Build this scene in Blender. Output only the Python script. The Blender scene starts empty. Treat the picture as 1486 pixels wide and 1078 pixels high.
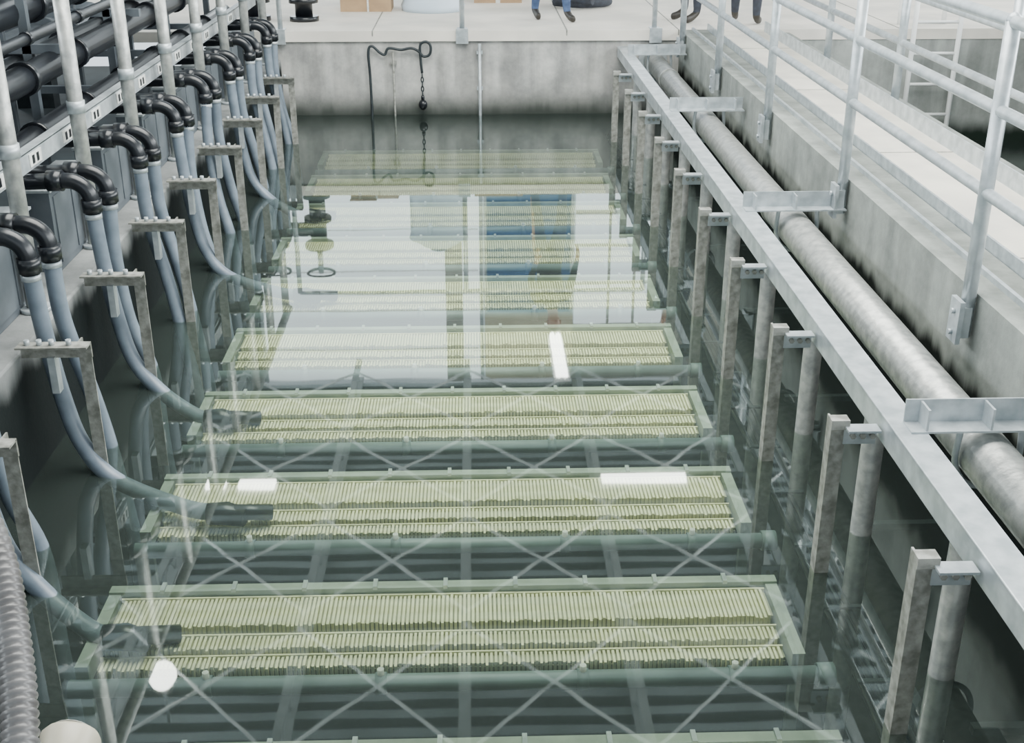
import bpy, bmesh, math, random
from mathutils import Vector, Matrix
random.seed(7)
scene=bpy.context.scene

# ---------------------------------------------------------------- materials
def nodes(m):
    m.use_nodes=True
    nt=m.node_tree; nt.nodes.clear()
    return nt, nt.nodes, nt.links
def mat(name,c1,c2=None,scale=6,rough=.5,metal=0,bump=0,stretch=(1,1,1),detail=6,spec=.5):
    m=bpy.data.materials.new(name); nt,N,L=nodes(m)
    o=N.new('ShaderNodeOutputMaterial'); p=N.new('ShaderNodeBsdfPrincipled')
    L.new(p.outputs[0],o.inputs[0])
    p.inputs['Roughness'].default_value=rough; p.inputs['Metallic'].default_value=metal
    p.inputs['Specular IOR Level'].default_value=spec
    if c2 is None: c2=tuple(x*.75 for x in c1)
    tc=N.new('ShaderNodeTexCoord'); mp=N.new('ShaderNodeMapping'); mp.inputs['Scale'].default_value=stretch
    L.new(tc.outputs['Object'],mp.inputs[0])
    n=N.new('ShaderNodeTexNoise'); n.inputs['Scale'].default_value=scale; n.inputs['Detail'].default_value=detail
    L.new(mp.outputs[0],n.inputs['Vector'])
    r=N.new('ShaderNodeValToRGB'); r.color_ramp.elements[0].position=.35; r.color_ramp.elements[1].position=.65
    r.color_ramp.elements[0].color=(*c2,1); r.color_ramp.elements[1].color=(*c1,1)
    L.new(n.outputs[0],r.inputs[0]); L.new(r.outputs[0],p.inputs['Base Color'])
    if bump:
        b=N.new('ShaderNodeBump'); b.inputs['Strength'].default_value=bump; b.inputs['Distance'].default_value=.02
        L.new(n.outputs[0],b.inputs['Height']); L.new(b.outputs[0],p.inputs['Normal'])
    return m
def emis(name,c,s):
    m=bpy.data.materials.new(name); nt,N,L=nodes(m)
    o=N.new('ShaderNodeOutputMaterial'); e=N.new('ShaderNodeEmission')
    e.inputs[0].default_value=(*c,1); e.inputs[1].default_value=s; L.new(e.outputs[0],o.inputs[0]); return m
def concrete_wet(name,c1,c2,wl=.12,soft=.3,wet=(.018,.024,.02),streak=.35):
    """concrete with algae / tide mark rising from the waterline; wet colour can also hold shade"""
    m=bpy.data.materials.new(name); nt,N,L=nodes(m)
    o=N.new('ShaderNodeOutputMaterial'); p=N.new('ShaderNodeBsdfPrincipled'); L.new(p.outputs[0],o.inputs[0])
    p.inputs['Roughness'].default_value=.8; p.inputs['Specular IOR Level'].default_value=.12
    g=N.new('ShaderNodeNewGeometry'); s=N.new('ShaderNodeSeparateXYZ'); L.new(g.outputs['Position'],s.inputs[0])
    n=N.new('ShaderNodeTexNoise'); n.inputs['Scale'].default_value=3.2; n.inputs['Detail'].default_value=9; n.inputs['Roughness'].default_value=.7
    L.new(g.outputs['Position'],n.inputs['Vector'])
    r=N.new('ShaderNodeValToRGB'); r.color_ramp.elements[0].position=.36; r.color_ramp.elements[1].position=.62
    r.color_ramp.elements[0].color=(*c2,1); r.color_ramp.elements[1].color=(*c1,1); L.new(n.outputs[0],r.inputs[0])
    mp=N.new('ShaderNodeMapping'); mp.inputs['Scale'].default_value=(6,6,.6); L.new(g.outputs['Position'],mp.inputs[0])
    n2=N.new('ShaderNodeTexNoise'); n2.inputs['Scale'].default_value=1.0; n2.inputs['Detail'].default_value=4; L.new(mp.outputs[0],n2.inputs['Vector'])
    sr=N.new('ShaderNodeMapRange'); sr.inputs['From Min'].default_value=.38; sr.inputs['From Max'].default_value=.6
    sr.inputs['To Min'].default_value=1-streak; sr.inputs['To Max'].default_value=1.0; L.new(n2.outputs[0],sr.inputs['Value'])
    mu=N.new('ShaderNodeVectorMath'); mu.operation='SCALE'; L.new(r.outputs[0],mu.inputs[0]); L.new(sr.outputs[0],mu.inputs['Scale'])
    ma=N.new('ShaderNodeMath'); ma.operation='MULTIPLY_ADD'; ma.inputs[1].default_value=-.2; L.new(n2.outputs[0],ma.inputs[0]); L.new(s.outputs[2],ma.inputs[2])
    mr=N.new('ShaderNodeMapRange'); mr.interpolation_type='SMOOTHSTEP'
    mr.inputs['From Min'].default_value=wl-.1-soft/2; mr.inputs['From Max'].default_value=wl-.1+soft/2
    L.new(ma.outputs[0],mr.inputs['Value'])
    mx=N.new('ShaderNodeMix'); mx.data_type='RGBA'; mx.inputs[6].default_value=(*wet,1)
    L.new(mr.outputs[0],mx.inputs[0]); L.new(mu.outputs[0],mx.inputs[7]); L.new(mx.outputs[2],p.inputs['Base Color'])
    b=N.new('ShaderNodeBump'); b.inputs['Strength'].default_value=.3; b.inputs['Distance'].default_value=.02
    L.new(n.outputs[0],b.inputs['Height']); L.new(b.outputs[0],p.inputs['Normal'])
    return m
M={}
M['conc']=concrete_wet('concrete_wall',(.58,.57,.54),(.36,.36,.35),.14,.3,(.045,.052,.046))
M['concB']=concrete_wet('concrete_wall_basin',(.42,.44,.42),(.30,.32,.30),-.12,.2,(.012,.02,.015))
M['concR']=concrete_wet('concrete_wall_side',(.34,.36,.33),(.22,.235,.22),.46,.10,(.003,.005,.004),.2)  # near-black wet colour also carries the deep shade behind the supports
M['concL']=concrete_wet('concrete_wall_left',(.32,.33,.325),(.22,.23,.23),.50,.14,(.008,.011,.011),.2)  # shade low on the left wall deepened through the wet colour too
M['deck']=mat('walkway_concrete',(.70,.66,.57),(.55,.52,.46),3,.8,0,.1)
M['floor']=mat('floor_concrete',(.80,.75,.67),(.63,.60,.54),2,.7,0,.05)
M['galv']=mat('galvanised_steel',(.54,.58,.60),(.36,.40,.42),14,.38,.4,.05)
M['galvp']=mat('galvanised_pipe',(.48,.485,.46),(.30,.31,.30),22,.38,.45,.15)
M['rust']=mat('weathered_steel',(.36,.36,.33),(.17,.17,.15),25,.6,.3,.2)
M['dark']=mat('dark_steel',(.04,.05,.055),(.02,.026,.03),10,.5,.3)
M['black']=mat('black_plastic',(.010,.012,.016),(.005,.006,.008),8,.28)
M['hose']=mat('blue_grey_hose',(.175,.215,.26),(.115,.145,.18),9,.4)
M['cream']=mat('membrane_cream',(.84,.80,.53),(.64,.61,.40),5,.6,stretch=(1,3,3))
M['creamg']=mat('membrane_gap_shade',(.36,.35,.22),(.25,.25,.16),5,.8)  # cream darkened to hold the shade in the grooves between slats
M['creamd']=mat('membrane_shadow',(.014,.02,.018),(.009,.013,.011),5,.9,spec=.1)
M['frame']=mat('module_frame',(.33,.375,.32),(.23,.27,.23),8,.6)
M['header']=mat('air_header_pipe',(.17,.225,.23),(.12,.16,.165),6,.5)
M['tankfloor']=mat('tank_floor',(.006,.009,.008),(.003,.005,.004),2,.9,spec=.1)  # near black, imitating light lost in the deep water
M['cab']=mat('cabinet_grey',(.14,.16,.18),(.09,.105,.12),5,.45,.2)
M['white']=mat('white_paint',(.85,.86,.84),(.78,.79,.78),3,.5)
M['drum']=mat('drum_plastic',(.62,.72,.82),(.55,.65,.75),3,.45)
M['label']=mat('label_white',(.75,.76,.72),(.6,.6,.58),40,.5)
M['blue']=mat('blue_door',(.03,.12,.30),(.02,.09,.24),3,.4)
M['siding']=mat('grey_siding',(.45,.45,.40),(.35,.35,.31),3,.6)
M['tan']=mat('tan_panel',(.70,.64,.47),(.6,.54,.39),3,.6)
M['wallc']=mat('dark_cladding',(.08,.10,.11),(.05,.06,.068),3,.6)
M['cardboard']=mat('cardboard',(.45,.30,.17),(.36,.24,.14),6,.8)
M['ceil']=mat('roof_deck',(.30,.35,.38),(.23,.27,.29),1.5,.5,.0)
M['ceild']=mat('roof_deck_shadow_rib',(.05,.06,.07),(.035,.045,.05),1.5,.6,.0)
M['joist']=mat('joist_paint',(.42,.45,.46),(.34,.37,.38),4,.5)
M['rod']=mat('bracing_rod',(.86,.88,.88),(.76,.78,.78),4,.5)
M['creamp']=mat('cream_plastic',(.52,.48,.38),(.40,.37,.29),8,.4)
M['corr']=mat('corrugated_hose',(.15,.145,.145),(.09,.085,.085),12,.35)
M['tube']=emis('fluorescent_tube',(1,.98,.92),24)
M['day']=emis('daylight_panel',(.85,.94,.98),3.9)
M['skin']=mat('skin',(.5,.3,.21),(.45,.26,.18),10,.5)
M['jeans']=mat('jeans',(.06,.10,.20),(.035,.06,.13),20,.8)
M['slack']=mat('dark_trousers',(.03,.035,.05),(.02,.022,.03),20,.8)
M['shirt']=mat('shirt',(.03,.035,.05),(.02,.024,.03),10,.8)
M['boot']=mat('boots',(.03,.025,.02),(.02,.016,.012),10,.5)
M['hair']=mat('hair',(.03,.02,.015),(.02,.012,.01),30,.6)
M['eye']=mat('eye_white',(.7,.7,.68),(.65,.65,.63),10,.3)
M['lip']=mat('lip',(.4,.17,.14),(.35,.15,.12),10,.5)

# water: fresnel reflective, small diffuse share imitates a haze veil
def water():
    m=bpy.data.materials.new('tank_water'); nt,N,L=nodes(m)
    o=N.new('ShaderNodeOutputMaterial'); mx=N.new('ShaderNodeMixShader')
    t=N.new('ShaderNodeBsdfTransparent'); t.inputs[0].default_value=(.86,.945,.87,1)
    d=N.new('ShaderNodeBsdfDiffuse'); d.inputs[0].default_value=(.42,.54,.49,1)
    ms=N.new('ShaderNodeMixShader'); ms.inputs[0].default_value=.045
    L.new(t.outputs[0],ms.inputs[1]); L.new(d.outputs[0],ms.inputs[2])
    g=N.new('ShaderNodeBsdfGlossy'); g.inputs['Roughness'].default_value=.02; g.inputs[0].default_value=(.93,1,.98,1)
    f=N.new('ShaderNodeFresnel'); f.inputs[0].default_value=1.95
    tc=N.new('ShaderNodeTexCoord'); mp=N.new('ShaderNodeMapping'); mp.inputs['Scale'].default_value=(1.2,2.5,1)
    n=N.new('ShaderNodeTexNoise'); n.inputs['Scale'].default_value=1.6; n.inputs['Detail'].default_value=1.0
    b=N.new('ShaderNodeBump'); b.inputs['Strength'].default_value=.022; b.inputs['Distance'].default_value=.01
    L.new(tc.outputs['Object'],mp.inputs[0]); L.new(mp.outputs[0],n.inputs['Vector']); L.new(n.outputs[0],b.inputs['Height'])
    L.new(b.outputs[0],g.inputs['Normal'])
    L.new(f.outputs[0],mx.inputs[0]); L.new(ms.outputs[0],mx.inputs[1]); L.new(g.outputs[0],mx.inputs[2]); L.new(mx.outputs[0],o.inputs[0])
    return m
M['water']=water()

# ---------------------------------------------------------------- mesh builder
def catmull(pts,n=8):
    P=[Vector(p) for p in pts]
    if len(P)<3: return P
    P=[2*P[0]-P[1]]+P+[2*P[-1]-P[-2]]
    out=[]
    for i in range(1,len(P)-2):
        a,b,c,d=P[i-1],P[i],P[i+1],P[i+2]
        for j in range(n):
            t=j/n
            out.append(.5*((2*b)+(c-a)*t+(2*a-5*b+4*c-d)*t*t+(3*b-a-3*c+d)*t**3))
    out.append(P[-2]); return out
class MB:
    def __init__(s): s.v=[];s.f=[];s.m=[];s.sm=[];s.mats=[]
    def mi(s,k):
        if k not in s.mats: s.mats.append(k)
        return s.mats.index(k)
    def box(s,x0,x1,y0,y1,z0,z1,k,rot=None,piv=None):
        b=len(s.v); c=[(x0,y0,z0),(x1,y0,z0),(x1,y1,z0),(x0,y1,z0),(x0,y0,z1),(x1,y0,z1),(x1,y1,z1),(x0,y1,z1)]
        if rot is not None:
            pv=Vector(piv if piv else ((x0+x1)/2,(y0+y1)/2,(z0+z1)/2)); R=Matrix.Rotation(rot[1],3,rot[0])
            c=[tuple(R@(Vector(q)-pv)+pv) for q in c]
        s.v+=c; i=s.mi(k)
        for q in [(0,3,2,1),(4,5,6,7),(0,1,5,4),(1,2,6,5),(2,3,7,6),(3,0,4,7)]:
            s.f.append(tuple(b+a for a in q)); s.m.append(i); s.sm.append(False)
    def tube(s,pts,r,k,seg=14,cap=True,smooth=True):
        P=[Vector(p) for p in pts]; n=len(P); b=len(s.v); i=s.mi(k)
        R=r if isinstance(r,(list,tuple)) else [r]*n
        t0=(P[1]-P[0]).normalized(); up=Vector((0,0,1)) if abs(t0.z)<.9 else Vector((0,1,0))
        nrm=t0.cross(up).normalized()
        for j in range(n):
            if j==0: t=t0
            elif j==n-1: t=(P[-1]-P[-2]).normalized()
            else: t=((P[j+1]-P[j]).normalized()+(P[j]-P[j-1]).normalized()).normalized()
            nrm=(nrm-t*nrm.dot(t)).normalized(); bn=t.cross(nrm)
            for a in range(seg):
                th=2*math.pi*a/seg; q=P[j]+(nrm*math.cos(th)+bn*math.sin(th))*R[j]; s.v.append(tuple(q))
        for j in range(n-1):
            for a in range(seg):
                a2=(a+1)%seg
                s.f.append((b+j*seg+a,b+j*seg+a2,b+(j+1)*seg+a2,b+(j+1)*seg+a)); s.m.append(i); s.sm.append(smooth)
        if cap:
            s.f.append(tuple(b+a for a in range(seg))[::-1]); s.m.append(i); s.sm.append(False)
            s.f.append(tuple(b+(n-1)*seg+a for a in range(seg))); s.m.append(i); s.sm.append(False)
    def ball(s,c,r,k,sc=(1,1,1),u=14,w=9):
        b=len(s.v); i=s.mi(k); c=Vector(c)
        for a in range(w+1):
            ph=math.pi*a/w
            for e in range(u):
                th=2*math.pi*e/u
                s.v.append((c.x+r*sc[0]*math.sin(ph)*math.cos(th),c.y+r*sc[1]*math.sin(ph)*math.sin(th),c.z+r*sc[2]*math.cos(ph)))
        for a in range(w):
            for e in range(u):
                e2=(e+1)%u
                s.f.append((b+a*u+e,b+(a+1)*u+e,b+(a+1)*u+e2,b+a*u+e2)); s.m.append(i); s.sm.append(True)
    def mesh(s,name):
        me=bpy.data.meshes.new(name); me.from_pydata(s.v,[],s.f); 
        for k in s.mats: me.materials.append(M[k])
        me.polygons.foreach_set('material_index',s.m); me.polygons.foreach_set('use_smooth',s.sm); me.update(); return me
    def obj(s,name,bevel=0,loc=(0,0,0)):
        o=bpy.data.objects.new(name,s.mesh(name)); scene.collection.objects.link(o); o.location=loc
        if bevel:
            md=o.modifiers.new('bevel','BEVEL'); md.width=bevel; md.segments=2; md.limit_method='ANGLE'
        return o
def inst(name,me,loc):
    o=bpy.data.objects.new(name,me); scene.collection.objects.link(o); o.location=loc; return o

YF=12.1; ZT=.82; XR=2.02; XL=-1.9; YB=20.0; ZC=6.45; PIT=.885
# ---------------------------------------------------------------- room shell
b=MB(); b.box(-2.25,2.28,YF,YF+.4,-2.6,ZT-.1,'conc'); b.obj('wall_tank_far')
b=MB(); b.box(-8,9,YF-.03,YB,ZT-.1,ZT,'floor')
for x in (-1.0,.9,2.0,4.2): b.box(x,x+.012,YF-.032,YB,ZT-.05,ZT+.002,'rust')
b.obj('floor')
b=MB(); b.box(XR,2.28,-6,YF-.04,-2.6,ZT,'concR'); b.obj('wall_tank_right')
b=MB(); b.box(XL-.35,XL,-6,YF-.04,-2.6,.55,'concL'); b.obj('wall_tank_left',.01)
b=MB(); b.box(-8,XL-.36,-6,YF-.04,.35,.5,'wallc'); b.obj('floor_gallery')
b=MB(); b.box(XL+.01,XR-.01,-6,1.35,ZT-.25,ZT,'deck'); b.obj('floor_platform')
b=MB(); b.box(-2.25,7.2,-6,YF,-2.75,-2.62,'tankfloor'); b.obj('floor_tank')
b=MB(); b.v=[(XL,-6,0),(XR,-6,0),(XR,YF,0),(XL,YF,0)]; b.f=[(0,1,2,3)]; b.m=[b.mi('water')]; b.sm=[False]; b.obj('tank_water')
# walkway deck
b=MB(); b.box(2.29,2.86,-6,YF-.04,ZT-.2,ZT-.02,'deck'); b.box(2.284,2.296,-6,YF-.04,ZT-.06,ZT+.06,'galv'); b.box(2.85,2.862,-6,YF-.04,ZT-.06,ZT+.08,'galv')
b.box(2.13,2.15,-6,YF-.04,ZT-.0,ZT+.025,'galv')
for y in range(-5,12,2): b.box(2.3,2.85,y,y+.01,ZT-.03,ZT-.018,'rust')
b.obj('walkway')
# second basin
b=MB(); b.box(2.87,3.1,-6,YF-.04,-2.6,ZT-.03,'concR'); b.obj('wall_basin_left')
b=MB(); b.box(6.0,6.4,-6,YF-.04,-2.6,ZT+.9,'conc'); b.obj('wall_basin_right')
b=MB(); b.box(3.1,6.0,YF-.02,YF+.3,-2.6,ZT-.1,'concB'); b.obj('wall_basin_far')
b=MB(); b.v=[(3.1,-6,-.3),(6,-6,-.3),(6,YF,-.3),(3.1,YF,-.3)]; b.f=[(0,1,2,3)]; b.m=[b.mi('water')]; b.sm=[False]; b.obj('basin_water')
# outer building walls
b=MB(); b.box(-8.2,-8,-6,YB,.35,2.6,'wallc'); b.box(-8.2,-8,-6,YB,5.2,ZC,'siding')
for y in range(-6,20,3): b.box(-8.2,-8,y,y+.3,2.6,5.2,'siding')
b.obj('wall_left')
b=MB(); b.box(9,9.2,-6,YB,.35,2.6,'siding'); b.box(9,9.2,-6,YB,5.2,ZC,'siding')
for y in range(-6,20,3): b.box(9,9.2,y,y+.3,2.6,5.2,'siding')
b.obj('wall_right')
# back wall of the hall, behind tank
b=MB()
b.box(-8,-3.86,YB,YB+.2,ZT,ZC,'wallc')
for i in range(20): b.box(1.75,9,YB-.06,YB-.03,5.45+i*.05,5.47+i*.05,'siding')
b.box(1.7,9,YB-.02,YB+.2,5.4,ZC,'siding'); b.box(3.35,9,YB,YB+.2,ZT,5.4,'siding')
b.box(.13,1.7,YB,YB+.2,5.2,ZC,'tan')
b.obj('wall_far')
b=MB(); b.box(-3.85,.1,YB+.05,YB+.1,ZT,ZC,'day'); b.box(-.56,-.26,YB-.05,YB+.04,ZT,ZC,'siding')
b.box(-3.85,-3.8,YB-.03,YB+.04,ZT,ZC,'galv'); b.box(.04,.1,YB-.03,YB+.04,ZT,ZC,'galv')
for z in (3.6,4.35,5.1,5.85): b.box(-3.8,.02,YB-.0,YB+.04,z,z+.012,'label')
b.obj('window_1')
b=MB(); b.box(1.72,3.3,YB+.05,YB+.1,ZT,5.4,'day')
for x in (2.3,2.75): b.box(x,x+.04,YB-.02,YB+.04,ZT,5.4,'siding')
for z in (3.3,3.9,4.6): b.box(1.72,3.3,YB-.02,YB+.04,z,z+.04,'siding')
b.obj('window_2')
b=MB(); b.box(.16,1.64,YB-.02,YB-.005,ZT,5.15,'blue')
for i in range(17): b.box(.17,1.63,YB-.05,YB-.02,ZT+.05+i*.25,ZT+.22+i*.25,'blue')
b.box(.13,.17,YB-.08,YB-.005,ZT,5.15,'galv'); b.box(1.63,1.68,YB-.08,YB-.005,ZT,5.15,'galv')
b.obj('door_1')
# ceiling deck: corrugated
b=MB(); i=b.mi('ceil'); i2=b.mi('ceild'); y=-6.0; k=0; prof=[]
while y<YB:
    prof+= [(y,ZC),(y+.14,ZC),(y+.17,ZC+.09),(y+.28,ZC+.09)]; y+=.31
for (yy,zz) in prof: b.v+=[(-8.2,yy,zz),(9.2,yy,zz)]
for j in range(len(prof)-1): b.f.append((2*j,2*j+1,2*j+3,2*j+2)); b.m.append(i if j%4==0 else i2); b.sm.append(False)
b.obj('ceiling')
# joists and cross bracing
b=MB()
xs=[-8+1.95*i for i in range(9)]
for x in xs:
    b.box(x-.07,x+.07,-6,YB,ZC-.08,ZC-.04,'joist'); b.box(x-.05,x+.05,-6,YB,ZC-.42,ZC-.38,'joist')
    y=-6
    while y<YB-.6:
        b.tube([(x,y,ZC-.06),(x,y+.3,ZC-.4)],.014,'joist',6); b.tube([(x,y+.3,ZC-.4),(x,y+.6,ZC-.06)],.014,'joist',6); y+=.6
b.obj('roof_joists')
b=MB()
for a in range(8):
    y=-5.4
    while y<YB-2.2:
        b.tube([(xs[a],y,ZC-.46),(xs[a+1],y+2.2,ZC-.46)],.022,'rod',6); b.tube([(xs[a+1],y,ZC-.5),(xs[a],y+2.2,ZC-.5)],.022,'rod',6); y+=2.5
b.obj('roof_bracing')
# lamps
def lamp(x0,x1,y0,y1,z):
    b=MB(); b.box(x0-.03,x1+.03,y0-.03,y1+.03,z+.04,z+.09,'white')
    if x1-x0>y1-y0:
        for yy in (y0+.04,(y0+y1)/2,y1-.04): b.tube([(x0,yy,z),(x1,yy,z)],.04,'tube',8)
    else:
        for xx in (x0+.05,x1-.05): b.tube([(xx,y0,z),(xx,y1,z)],.05,'tube',8)
    cx=(x0+x1)/2; cy=(y0+y1)/2
    b.tube([(cx,cy,z+.09),(cx,cy,ZC-.4)],.01,'galv',6); b.obj('ceiling_lamp')
lamp(1.74,2.94,14.9,15.12,5.8); lamp(-3.86,-3.60,14.9,15.12,5.8); lamp(-3.40,-2.9,14.9,15.12,5.8)
lamp(1.22,1.42,17.3,19.0,5.2)
b=MB(); b.ball((-3.48,10.74,5.8),.15,'tube',(1,1.2,1)); b.tube([(-3.48,10.74,5.94),(-3.48,10.74,ZC-.02)],.02,'galv',8); b.tube([(-3.48,10.74,5.92),(-3.48,10.74,6.0)],[.09,.05],'galv',12); b.obj('globe_lamp')

# ---------------------------------------------------------------- membrane modules
b=MB(); X0=-1.40; X1=1.13
rows=[(-.055,-.235,-.12,.0092),(-.262,-.345,-.14,.0088),(-.365,-.435,-.155,.0088)]
n=150; step=(X1-X0-.12)/n
for (ya,yb,zt,w) in rows:
    for i in range(n):
        x=X0+.06+step*(i+.5); e=random.uniform(-.008,.008); h=random.uniform(-.003,.003)
        b.box(x-w*.52,x+w*.52,yb+e,ya,zt-.06,zt+h,'cream')
    b.box(X0+.05,X1-.05,yb+.02,ya,zt-.30,zt-.012,'creamg')
    b.box(X0+.05,X1-.05,ya-.006,ya+.002,zt-.03,zt+.004,'cream')
b.box(X0+.05,X1-.05,-.42,-.05,-.22,-.18,'creamg')
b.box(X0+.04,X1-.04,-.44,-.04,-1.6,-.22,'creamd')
# frame
b.box(X0,X1,-.045,0,-.17,-.095,'frame'); b.box(X0,X0+.045,-.48,-.045,-.18,-.105,'frame'); b.box(X1-.045,X1,-.48,-.045,-.18,-.105,'frame')
for i in range(9):
    x=X0+.2+i*(X1-X0-.4)/8; b.box(x-.008,x+.008,-.05,.004,-.10,-.085,'galv')
for x in (X0+.02,X1-.02):
    for y in (-.02,-.45): b.box(x-.02,x+.02,y-.02,y+.02,-2.6,-.15,'frame')
b.tube([(X0-.02,-.50,-.18),(X1+.06,-.50,-.18)],.032,'header',14)
for x in (X0+.45,X0+1.05,X0+1.75,X1-.25):
    b.tube([(x-.02,-.50,-.18),(x+.02,-.50,-.18)],.038,'header',14); b.tube([(x,-.50,-.18),(x,-.50,-.12)],.012,'label',8)
b.tube([(X1+.04,-.50,-.18),(X1+.10,-.50,-.18)],.042,'header',14)
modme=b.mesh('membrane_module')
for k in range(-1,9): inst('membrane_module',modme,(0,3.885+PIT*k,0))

# ---------------------------------------------------------------- hanger posts (right)
def angle_post(b,x,y,z0,z1,w=.052,t=.007,k='rust'):
    b.box(x-w/2,x+w/2,y-t,y,z0,z1,k); b.box(x-w/2,x-w/2+t,y,y+w,z0,z1,k)
def bolt(b,x,y,z,k='galv'): b.tube([(x,y,z),(x,y-.014,z)],.011,k,6)
b=MB(); angle_post(b,0,0,-.45,.63); b.box(-.03,.035,-.02,.03,.6,.635,'rust')
b.box(.02,.135,-.012,0,.54,.61,'galv'); b.box(.02,.135,-.06,0,.605,.613,'galv')
for x in (.05,.085,.12): bolt(b,x,-.012,.575,'rust')
rp=b.mesh('hanger_post')
for k in range(-1,10): inst('hanger_post',rp,(1.265,2.87+PIT*k,0))
b=MB(); angle_post(b,0,0,-.45,.60); b.box(-.26,.03,-.012,0,.535,.60,'rust'); b.box(-.26,.03,-.07,0,.594,.602,'rust')
for x in (-.22,-.17,-.12,-.05): b.tube([(x,-.035,.6),(x,-.035,.625)],.012,'galv',6)
b.box(-.15,-.12,-.03,.02,.38,.54,'galv')
lp=b.mesh('hanger_post_bracket')
for k in range(0,10): inst('hanger_post',lp,(-1.63,2.87+PIT*k,0))

# longitudinal beam (right) with round legs
b=MB(); b.box(1.41,1.51,1.4,YF-.02,.56,.66,'galv'); b.box(1.405,1.515,1.4,YF-.02,.655,.664,'galv')
for k in range(-1,10):
    y=3.15+PIT*k; b.tube([(1.50,y,-2.6),(1.50,y,.56)],.042,'galvp',14); b.tube([(1.5,y,.52),(1.5,y,.56)],.055,'galv',14)
b.obj('support_beam',.004)
# cross brackets over the pipe
b=MB(); b.box(0,.55,-.006,.0,0,.085,'galv'); b.box(0,.55,-.09,0,-.004,.003,'galv')
for x in (.05,.27,.48): b.box(x,x+.008,-.085,0,0,.08,'galv')
b.tube(catmull([(.195,-.03,0),(.19,-.03,-.14),(.23,-.03,-.22),(.30,-.03,-.24),(.37,-.03,-.22),(.41,-.03,-.14),(.405,-.03,0)],6),.012,'galv',8)
cb=b.mesh('pipe_bracket')
for y in (3.66,6.33,8.99,11.6): inst('pipe_bracket',cb,(1.455,y,.668))
# big pipe
b=MB(); b.tube([(1.755,1.2,.54),(1.755,YF-.01,.54)],.092,'galvp',32)
for y in (2.2,6.7,10.9): b.tube([(1.755,y,.54),(1.755,y+.05,.54)],.098,'galvp',32)
b.tube([(1.755,YF-.1,.54),(1.755,YF-.02,.54)],.14,'galv',28)
b.obj('air_pipe')
# cable coil clipped on beam
b=MB(); P=[]
for i in range(60):
    a=i/60*math.pi*6; P.append((1.555+.006*i/20,3.05+.05*math.cos(a),.50+.07*math.sin(a)))
b.tube(P,.005,'label',6); b.obj('wire_coil')
# submerged dark tubes right, modelled in place of the beam's reflection
b=MB()
for j in range(5):
    x=1.32+.022*j; z=-.2-.03*(j%2)
    P=[(x+random.uniform(-.012,.012),1.5+i*.5,z+random.uniform(-.012,.012)) for i in range(22)]
    b.tube(catmull(P,4),.012,'dark' if j%2 else 'black',8)
for y in [2.0+.4425*i for i in range(23)]: b.box(1.3,1.45,y,y+.02,-.18,-.17,'dark')
b.obj('beam_reflection_tubes')
b=MB(); 
for k in range(0,6):
    y=3.1+k*1.3; b.box(1.62,2.0,y,y+.035,-.22,-.19,'dark')
b.box(1.60,1.64,1.5,YF-.1,-.5,-.44,'dark'); b.obj('submerged_rack')

# ---------------------------------------------------------------- railings
def railing(x,y0,y1,zt,zb,heights,step,k='galv',name='railing',plate=True):
    b=MB(); y=y0
    while y<=y1+.01:
        b.tube([(x,y,zb),(x,y,zt)],.029,k,12)
        if plate:
            b.box(x-.05,x-.03,y-.05,y+.05,zb-.02,zb+.16,k); b.box(x-.04,x+.01,y-.03,y+.03,zb,zb+.13,k)
            for z in (zb+.02,zb+.11): b.tube([(x-.05,y,z),(x-.065,y,z)],.012,k,6)
        b.ball((x,y,zt),.03,k,u=10,w=6)
        y+=step
    for z in heights: b.tube([(x,-5,z),(x,y1+.05,z)],.024,k,12)
    return b.obj(name)
railing(1.985,-.9,11.75,1.89,.64,(1.885,1.56,1.24),1.8,plate=True)
railing(2.93,-.4,11.8,1.89,.74,(1.885,1.56,1.24),1.75,plate=False)
railing(6.2,0,11.8,2.75,1.72,(2.75,2.4,2.05),1.5,plate=False)
# ladder at basin
b=MB()
for x in (4.3,4.75): b.tube([(x,YF-.15,-1),(x,YF-.15,1.9)],.025,'white',10); b.tube(catmull([(x,YF-.15,1.9),(x,YF-.1,2.0),(x,YF+.2,2.0),(x,YF+.3,1.9),(x,YF+.3,ZT)],5),.025,'white',10)
for i in range(9): b.tube([(4.3,YF-.15,-.9+i*.3),(4.75,YF-.15,-.9+i*.3)],.016,'white',8)
b.obj('basin_ladder')
# rails on far floor edge
b=MB()
for x in (-1.9,-.12,1.78): 
    b.tube([(x,YF+.08,ZT),(x,YF+.08,ZT+1.1)],.025,'galv',10); b.box(x-.06,x+.06,YF-.06,YF-.03,ZT-.12,ZT+.02,'galv'); b.box(x-.05,x+.05,YF-.05,YF+.13,ZT,ZT+.012,'galv')
b.tube([(-1.9,YF+.08,ZT+1.1),(1.78,YF+.08,ZT+1.1)],.022,'galv',10)
b.obj('railing')

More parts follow.
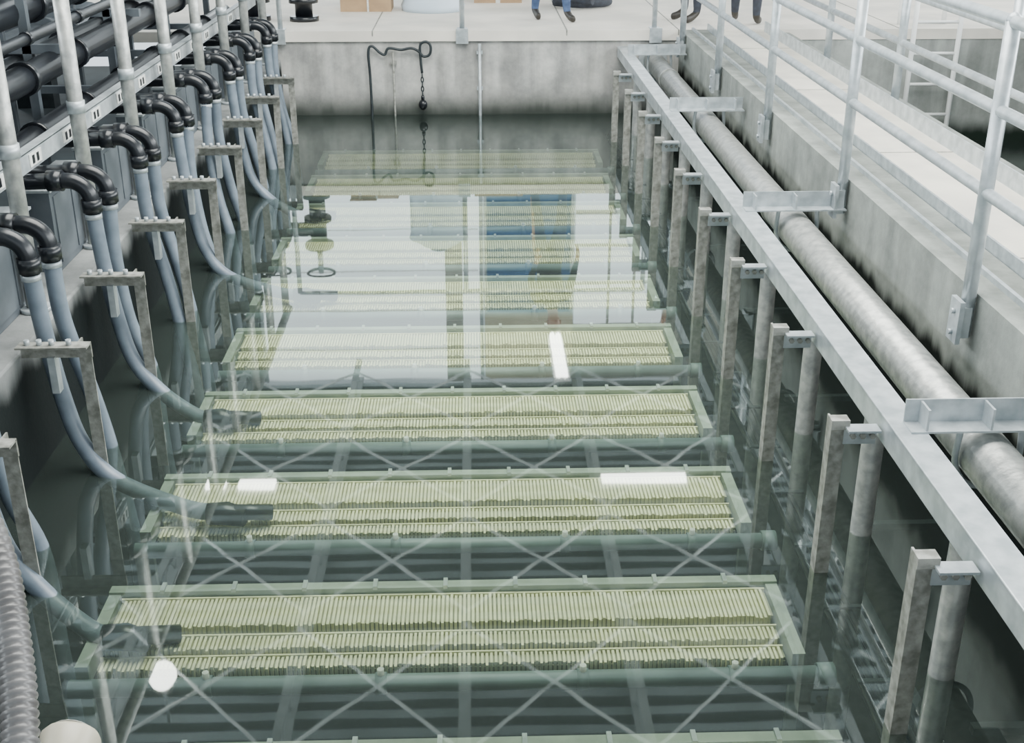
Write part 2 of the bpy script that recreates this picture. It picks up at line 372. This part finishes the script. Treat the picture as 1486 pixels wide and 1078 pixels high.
# ---------------------------------------------------------------- left: elbows, hoses, pipes
def elbow_unit(y,k):
    root=bpy.data.objects.new('permeate_hose_assembly',None); scene.collection.objects.link(root)
    for j,(dy,dx) in enumerate(((0,0),(.17,.03))):
        yy=y+dy; x=-1.83+dx
        b=MB()
        arc=[(x-.10+.10*math.sin(a),yy,.93+.10*math.cos(a)) for a in [math.pi/2*i/8 for i in range(9)]]
        b.tube([(-2.30,yy,1.02),(x-.13,yy,1.03)]+arc+[(x,yy,.86)],.038,'black',16)
        b.tube([(x-.19,yy,1.03),(x-.12,yy,1.03)],.05,'black',16); b.tube([(x,yy,.94),(x,yy,.88)],.048,'black',16)
        o=b.obj('elbow_%d'%(j+1)); o.parent=root
        b=MB(); r=random.uniform
        if j==0 and k in (-1,0,1,3,5):
            P=[(x,yy,.89),(x+.02,yy-.01,.6),(x+.06,yy-.03,.32),(x+.12,yy-.06,.12),(x+.26,yy-.13,-.02),(-1.25,yy-.28,-.075),(-1.08,yy-.33,-.08)]
            if k in (-1,1,5): P[-2]=(-1.38,yy-.25,-.09); P[-1]=(-1.28,yy-.28,-.09)
            e=P[-1]
            q=MB(); q.tube([(e[0]-.06,e[1],e[2]),(e[0]+.02,e[1],e[2]),(e[0]+.10,e[1]-.02,e[2]-.01)],[.045,.05,.04],'black',12)
            q.tube([(e[0]+.05,e[1]-.01,e[2]+.01),(e[0]+.2,e[1]+.04,e[2]-.02)],.034,'black',12)
            oo=q.obj('coupling'); oo.parent=root
        else:
            a=r(-.03,.06); c=r(-.10,.02)
            P=[(x,yy,.89),(x+a*.3,yy+c*.4,.6),(x+.05+a,yy+c,.25),(x+.12+a*.5,yy+c*1.5,-.05),(x+.17+a,yy-.08+c,-.5),(x+.2,yy-.1,-1.0)]
        b.tube(catmull(P,7),.036,'hose',14)
        b.tube([(x,yy,.845),(x,yy,.87)],.040,'galv',14)
        o=b.obj('hose_%d'%(j+1)); o.parent=root
for k in range(-2,8): elbow_unit(4.72+PIT*k,k)
# guard rail posts on left wall
b=MB()
for k in range(-3,8):
    y=5.15+.95*k
    b.tube([(-2.0,y,.552),(-2.0,y,2.02)],.038,'galvp',14); b.tube([(-2.0,y,.552),(-2.0,y,.57)],.07,'galv',14); b.tube([(-2.0,y,1.25),(-2.0,y,1.31)],.045,'galv',14)
b.tube([(-2.0,2.2,2.02),(-2.0,YF-.1,2.02)],.038,'galvp',14); b.obj('railing')
# channel tray with labels
b=MB(); b.box(-2.12,-2.09,1.0,YF-.1,1.08,1.17,'galv'); b.box(-2.14,-2.09,1.0,YF-.1,1.165,1.175,'galv')
for k in range(20):
    y=1.6+k*.5; b.box(-2.089,-2.084,y,y+.16,1.095,1.155,'label'); b.box(-2.084,-2.082,y+.03,y+.06,1.105,1.145,'black'); b.box(-2.084,-2.082,y+.09,y+.12,1.105,1.145,'black')
b.obj('pipe_label_channel')
b=MB()
for (x,z,r) in ((-2.4,1.34,.075),(-2.62,1.62,.085),(-2.38,1.03,.07),(-3.0,1.9,.09),(-2.75,1.25,.08),(-2.35,1.55,.03),(-2.9,1.62,.05)):
    b.tube([(x,-2,z),(x,YF-.2,z)],r,'black',20)
    for k in range(12): b.tube([(x,1.2+k*PIT,z),(x,1.26+k*PIT,z)],r*1.22,'black',20)
for k in range(7): # pipe rack frames
    y=2.2+k*1.6
    b.box(-2.55,-2.5,y,y+.05,.5,2.3,'cab'); b.box(-3.3,-3.25,y,y+.05,.5,2.3,'cab')
    for z in (.9,1.42,1.75,2.1): b.box(-3.3,-2.3,y,y+.05,z-.02,z+.03,'cab')
b.obj('permeate_manifold')
# actuator / valve cabinets on the wall
b=MB(); b.box(-2.2,-2.055,-.30,.30,.552,.95,'cab'); b.box(-2.21,-2.045,-.31,.31,.95,.962,'galv'); b.box(-2.055,-2.048,-.26,-.01,.59,.92,'cab'); b.box(-2.055,-2.048,.01,.26,.59,.92,'cab')
cm=b.mesh('valve_cabinet')
for k in range(-2,8): inst('valve_cabinet',cm,(0,5.1+PIT*k,0))
# rear gallery: larger piping and cabinets
b=MB()
for (x,z,r) in ((-3.6,.95,.2),(-4.3,1.5,.16)):
    b.tube([(x,-4,z),(x,YF-.4,z)],r,'cab',24)
    for k in range(8): b.tube([(x,-1+k*1.6,z),(x,-.93+k*1.6,z)],r*1.35,'cab',24)
for k in range(8): b.box(-3.75,-3.45,-1.2+k*1.6,-1.05+k*1.6,.5,.78,'dark'); b.box(-4.38,-4.22,-1.2+k*1.6,-1.05+k*1.6,.5,1.4,'dark')
b.obj('header_pipes')
for k in range(7):
    b=MB(); y=1+k*1.6; b.box(-6.2,-5.3,y,y+1.4,.5,2.9,'cab'); b.box(-5.3,-5.28,y+.05,y+.68,.6,2.8,'galv'); b.box(-5.3,-5.28,y+.72,y+1.35,.6,2.8,'cab'); b.box(-5.28,-5.25,y+.6,y+.63,1.4,1.6,'black'); b.obj('control_cabinet',.01)

# ---------------------------------------------------------------- far wall items
Y=YF-.06
b=MB(); P=[(-1.03,Y,-.6),(-1.03,Y,.3),(-1.04,Y,.62),(-1.0,Y,.68),(-.93,Y,.62),(-.88,Y,.60),(-.84,Y,.66),(-.72,Y,.645),(-.62,Y,.66),(-.55,Y,.63),(-.50,Y,.58),(-.44,Y,.60),(-.43,Y,.68),(-.47,Y,.72),(-.53,Y,.69),(-.53,Y,.55),(-.52,Y,.42)]
b.tube(catmull(P,6),.013,'dark',8)
for i in range(6):
    c=Vector((-.52,Y,.40-i*.045)); R=.02
    if i%2: ring=[(c.x+R*.6*math.cos(a),Y,c.z+R*1.4*math.sin(a)) for a in [2*math.pi*q/10 for q in range(11)]]
    else: ring=[(c.x,Y+R*.6*math.cos(a),c.z+R*1.4*math.sin(a)) for a in [2*math.pi*q/10 for q in range(11)]]
    b.tube(ring,.006,'dark',6,cap=False)
b.ball((-.52,Y,.11),.045,'black',(1,1,1.15)); b.tube([(-.52,Y,.16),(-.52,Y,.2)],.015,'black',8)
b.obj('level_float_hook')
b=MB(); b.tube([(.05,Y,-.8),(.05,Y,ZT-.12)],.016,'galv',8)
for z in (.25,.6): b.box(.02,.08,Y,Y+.055,z,z+.03,'galv')
b.obj('guide_rod')
b=MB(); b.tube([(-.8,Y+.02,-.8),(-.8,Y+.02,.62)],.01,'rust',8); b.box(-.83,-.77,Y+.02,Y+.055,.5,.53,'rust'); b.obj('sensor_rod')
# objects on the far floor
b=MB(); b.box(-1.45,-.9,13.55,14.0,ZT,ZT+.45,'cardboard'); b.box(-1.46,-1.15,13.5,13.55,ZT+.45,ZT+.46,'cardboard'); b.box(-1.16,-1.14,13.54,13.545,ZT,ZT+.45,'label'); b.obj('cardboard_box')
b=MB(); b.tube([(-.45,13.7,ZT),(-.45,13.7,ZT+.06),(-.45,13.7,ZT+.1),(-.45,13.7,ZT+.9),(-.45,13.7,ZT+.95),(-.45,13.7,ZT+1.05)],[.34,.35,.33,.33,.35,.2],'drum',32); b.tube([(-.45,13.7,ZT+1.05),(-.45,13.7,ZT+1.12)],.1,'blue',20); b.obj('chemical_drum')
b=MB(); 
for (x,y) in ((-1.75,12.85),(-2.25,12.9)):
    b.tube([(x,y,ZT),(x,y,ZT+.75)],.09,'black',20)
    for z in (ZT+.0,ZT+.18,ZT+.45): b.tube([(x,y,z),(x,y,z+.05)],.15,'black',20)
    b.tube([(x,y,ZT+.75),(x,y,ZT+.8)],.16,'black',20); b.tube([(x,y,ZT+.8),(x,y,ZT+1.1)],.03,'galv',10)
    b.tube([(x+.15*math.cos(a),y+.15*math.sin(a),ZT+1.1) for a in [2*math.pi*q/20 for q in range(21)]],.015,'black',8)
b.tube([(-2.25,12.9,ZT+.6),(-1.75,12.85,ZT+.6)],.08,'black',20); b.obj('gate_valve')
b=MB(); 
b.tube(catmull([(.9,13.9,ZT+.06),(1.2,13.7,ZT+.06),(1.5,13.9,ZT+.06),(1.35,14.3,ZT+.06),(1.0,14.2,ZT+.06),(.95,13.85,ZT+.08),(1.3,13.62,ZT+.1)],6),.05,'slack',10); b.obj('coiled_hose')
b=MB(); b.box(.0,.55,14.3,14.7,ZT,ZT+.6,'cardboard'); b.box(-.02,.57,14.28,14.72,ZT+.6,ZT+.63,'cardboard'); b.box(.25,.3,14.295,14.299,ZT,ZT+.6,'label'); b.obj('cardboard_box')

# foreground hose lower left
b=MB(); ctl=catmull([(-2.1,3.0,1.35),(-1.6,2.75,1.45),(-1.16,2.3,1.40),(-.945,2.02,1.26),(-.85,1.82,1.16),(-.785,1.62,1.06),(-.745,1.40,.95),(-.71,1.1,.865),(-.7,.7,.86)],40)
rad=[.030+.0045*math.sin(i*2.1) for i in range(len(ctl))]
b.tube(ctl,rad,'corr',18); b.obj('corrugated_hose')
b=MB(); c=Vector((-.80,1.87,.905))
b.tube([c+Vector((0,-.8,-.03)),c+Vector((0,-.10,-.03)),c+Vector((0,-.04,-.025)),c+Vector((0,0,-.015)),c+Vector((0,.012,-.01))],[.046,.046,.05,.058,.05],'creamp',20)
b.tube([c+Vector((0,.0121,-.01)),c+Vector((0,.014,-.0095))],.042,'rust',20)
b.obj('hose_coupling')

# ---------------------------------------------------------------- people
def person(name,loc,rotz,pants,lean=0,step=.12):
    V=[];E=[];R=[]
    def add(p,r,par=None):
        V.append(p);R.append(r);i=len(V)-1
        if par is not None:E.append((par,i))
        return i
    L=lean
    pel=add((0,0,.93),(.155,.12)); w=add((0,-L*.1,1.08),(.14,.105),pel); ch=add((0,-L*.3,1.30),(.17,.12),w); nk=add((0,-L*.45,1.47),(.075,.07),ch)
    n2=add((0,-L*.5-.01,1.54),(.055,.055),nk); hd=add((0,-L*.55-.02,1.60),(.075,.085),n2); h2=add((0,-L*.6-.015,1.68),(.08,.095),hd); h3=add((0,-L*.6,1.75),(.055,.065),h2)
    for s in (-1,1):
        hp=add((s*.10,0,.86),(.095,.10),pel); kn=add((s*.12,-.03-step*s*.5,.48),(.06,.065),hp); cf=add((s*.12,.01-step*s*.7,.33),(.056,.06),kn); an=add((s*.125,.02-step*s,.09),(.036,.04),cf)
        to=add((s*.13,-.08-step*s,.045),(.042,.034),an); add((s*.14,-.17-step*s,.035),(.038,.026),to)
        sh=add((s*.19,-L*.38,1.40),(.062,.06),ch); el=add((s*.25,-L*.38-.02,1.12),(.042,.042),sh); wr=add((s*.24,-L*.38-.16,.90),(.028,.026),el); pm=add((s*.235,-L*.38-.19,.83),(.034,.018),wr)
        for q in range(4):
            f1=add((s*.235,-L*.38-.215+q*.02,.775),(.0095,.0095),pm); f2=add((s*.225,-L*.38-.21+q*.02,.745-.004*(q%3)),(.0085,.0085),f1); add((s*.21,-L*.38-.205+q*.02,.725),(.007,.007),f2)
        t1=add((s*.215,-L*.38-.225,.82),(.011,.011),pm); add((s*.205,-L*.38-.24,.785),(.009,.009),t1)
    me=bpy.data.meshes.new('tmp'); me.from_pydata(V,E,[]); o=bpy.data.objects.new('tmp',me); scene.collection.objects.link(o)
    sk=o.modifiers.new('s','SKIN'); sk.use_smooth_shade=True
    for i,d in enumerate(me.skin_vertices[0].data): d.radius=R[i]; d.use_root=(i==0)
    sb=o.modifiers.new('b','SUBSURF'); sb.levels=2; sb.render_levels=2
    dg=bpy.context.evaluated_depsgraph_get(); ev=o.evaluated_get(dg); m2=bpy.data.meshes.new_from_object(ev)
    bpy.data.objects.remove(o)
    ks=['boot',pants,'shirt','skin','hair']; m2.materials.clear()
    for k in ks: m2.materials.append(M[k])
    for p in m2.polygons:
        c=p.center
        if c.z>1.49: i=4 if (c.z>1.70 or (c.y>-L*.6+.01 and c.z>1.58)) else 3
        elif c.z<.10: i=0
        elif abs(c.x)>.17 and c.z<.90: i=3
        elif c.z<.95: i=1
        else: i=2
        p.material_index=i; p.use_smooth=True
    root=bpy.data.objects.new(name,None); scene.collection.objects.link(root)
    ob=bpy.data.objects.new('body',m2); scene.collection.objects.link(ob); ob.parent=root
    f=MB(); y0=-L*.6-.015
    for s in (-1,1): f.ball((s*.03,y0-.083,1.665),.012,'eye',u=8,w=6); f.ball((s*.03,y0-.093,1.665),.005,'hair',u=8,w=6); f.ball((s*.082,y0+.005,1.65),.028,'skin',(.35,.6,1),10,8)
    f.ball((0,y0-.10,1.635),.016,'skin',(.8,1,1.5),10,8); f.ball((0,y0-.088,1.60),.02,'lip',(1.1,.4,.35),10,6)
    fo=f.obj('face'); fo.parent=root
    root.location=loc; root.rotation_euler=(0,0,rotz)
person('worker',(.80,12.85,ZT),math.radians(15),'jeans',.35,.15)
person('worker',(2.22,12.75,ZT),math.radians(-50),'slack',.1,.05)
person('worker',(2.75,12.5,ZT),math.radians(160),'slack',.2,.12)

# ---------------------------------------------------------------- light
w=bpy.data.worlds.new('world'); scene.world=w; w.use_nodes=True
bg=w.node_tree.nodes['Background']; bg.inputs[0].default_value=(.80,.91,.98,1); bg.inputs[1].default_value=1.7
def area(name,loc,rot,sx,sy,e,c=(1,1,1)):
    l=bpy.data.lights.new(name,'AREA'); l.shape='RECTANGLE'; l.size=sx; l.size_y=sy; l.energy=e; l.color=c
    o=bpy.data.objects.new(name,l); scene.collection.objects.link(o); o.location=loc; o.rotation_euler=rot
area('side_fill_left',(-7.8,6,4.0),(0,math.radians(-95),0),2.4,22,2000,(.88,.96,1))  # added area light, brightens the hall from the unseen left side
area('side_fill_right',(8.8,6,4.0),(0,math.radians(95),0),2.4,22,2700,(.93,.98,.99))  # added counterpart on the right, also out of view
area('module_fill_light',(.5,6.2,6.0),(0,0,0),5,5.6,1300,(.98,1,.95))  # added overhead fill to brighten the modules, no real fixture

# ---------------------------------------------------------------- camera
cd=bpy.data.cameras.new('camera'); cd.sensor_width=36; cd.lens=1740/1486*36; cd.clip_end=100
co=bpy.data.objects.new('camera',cd); scene.collection.objects.link(co)
co.location=(0,0,2.48); co.rotation_euler=(math.radians(90-23.7),0,math.radians(-1.75))
scene.camera=co
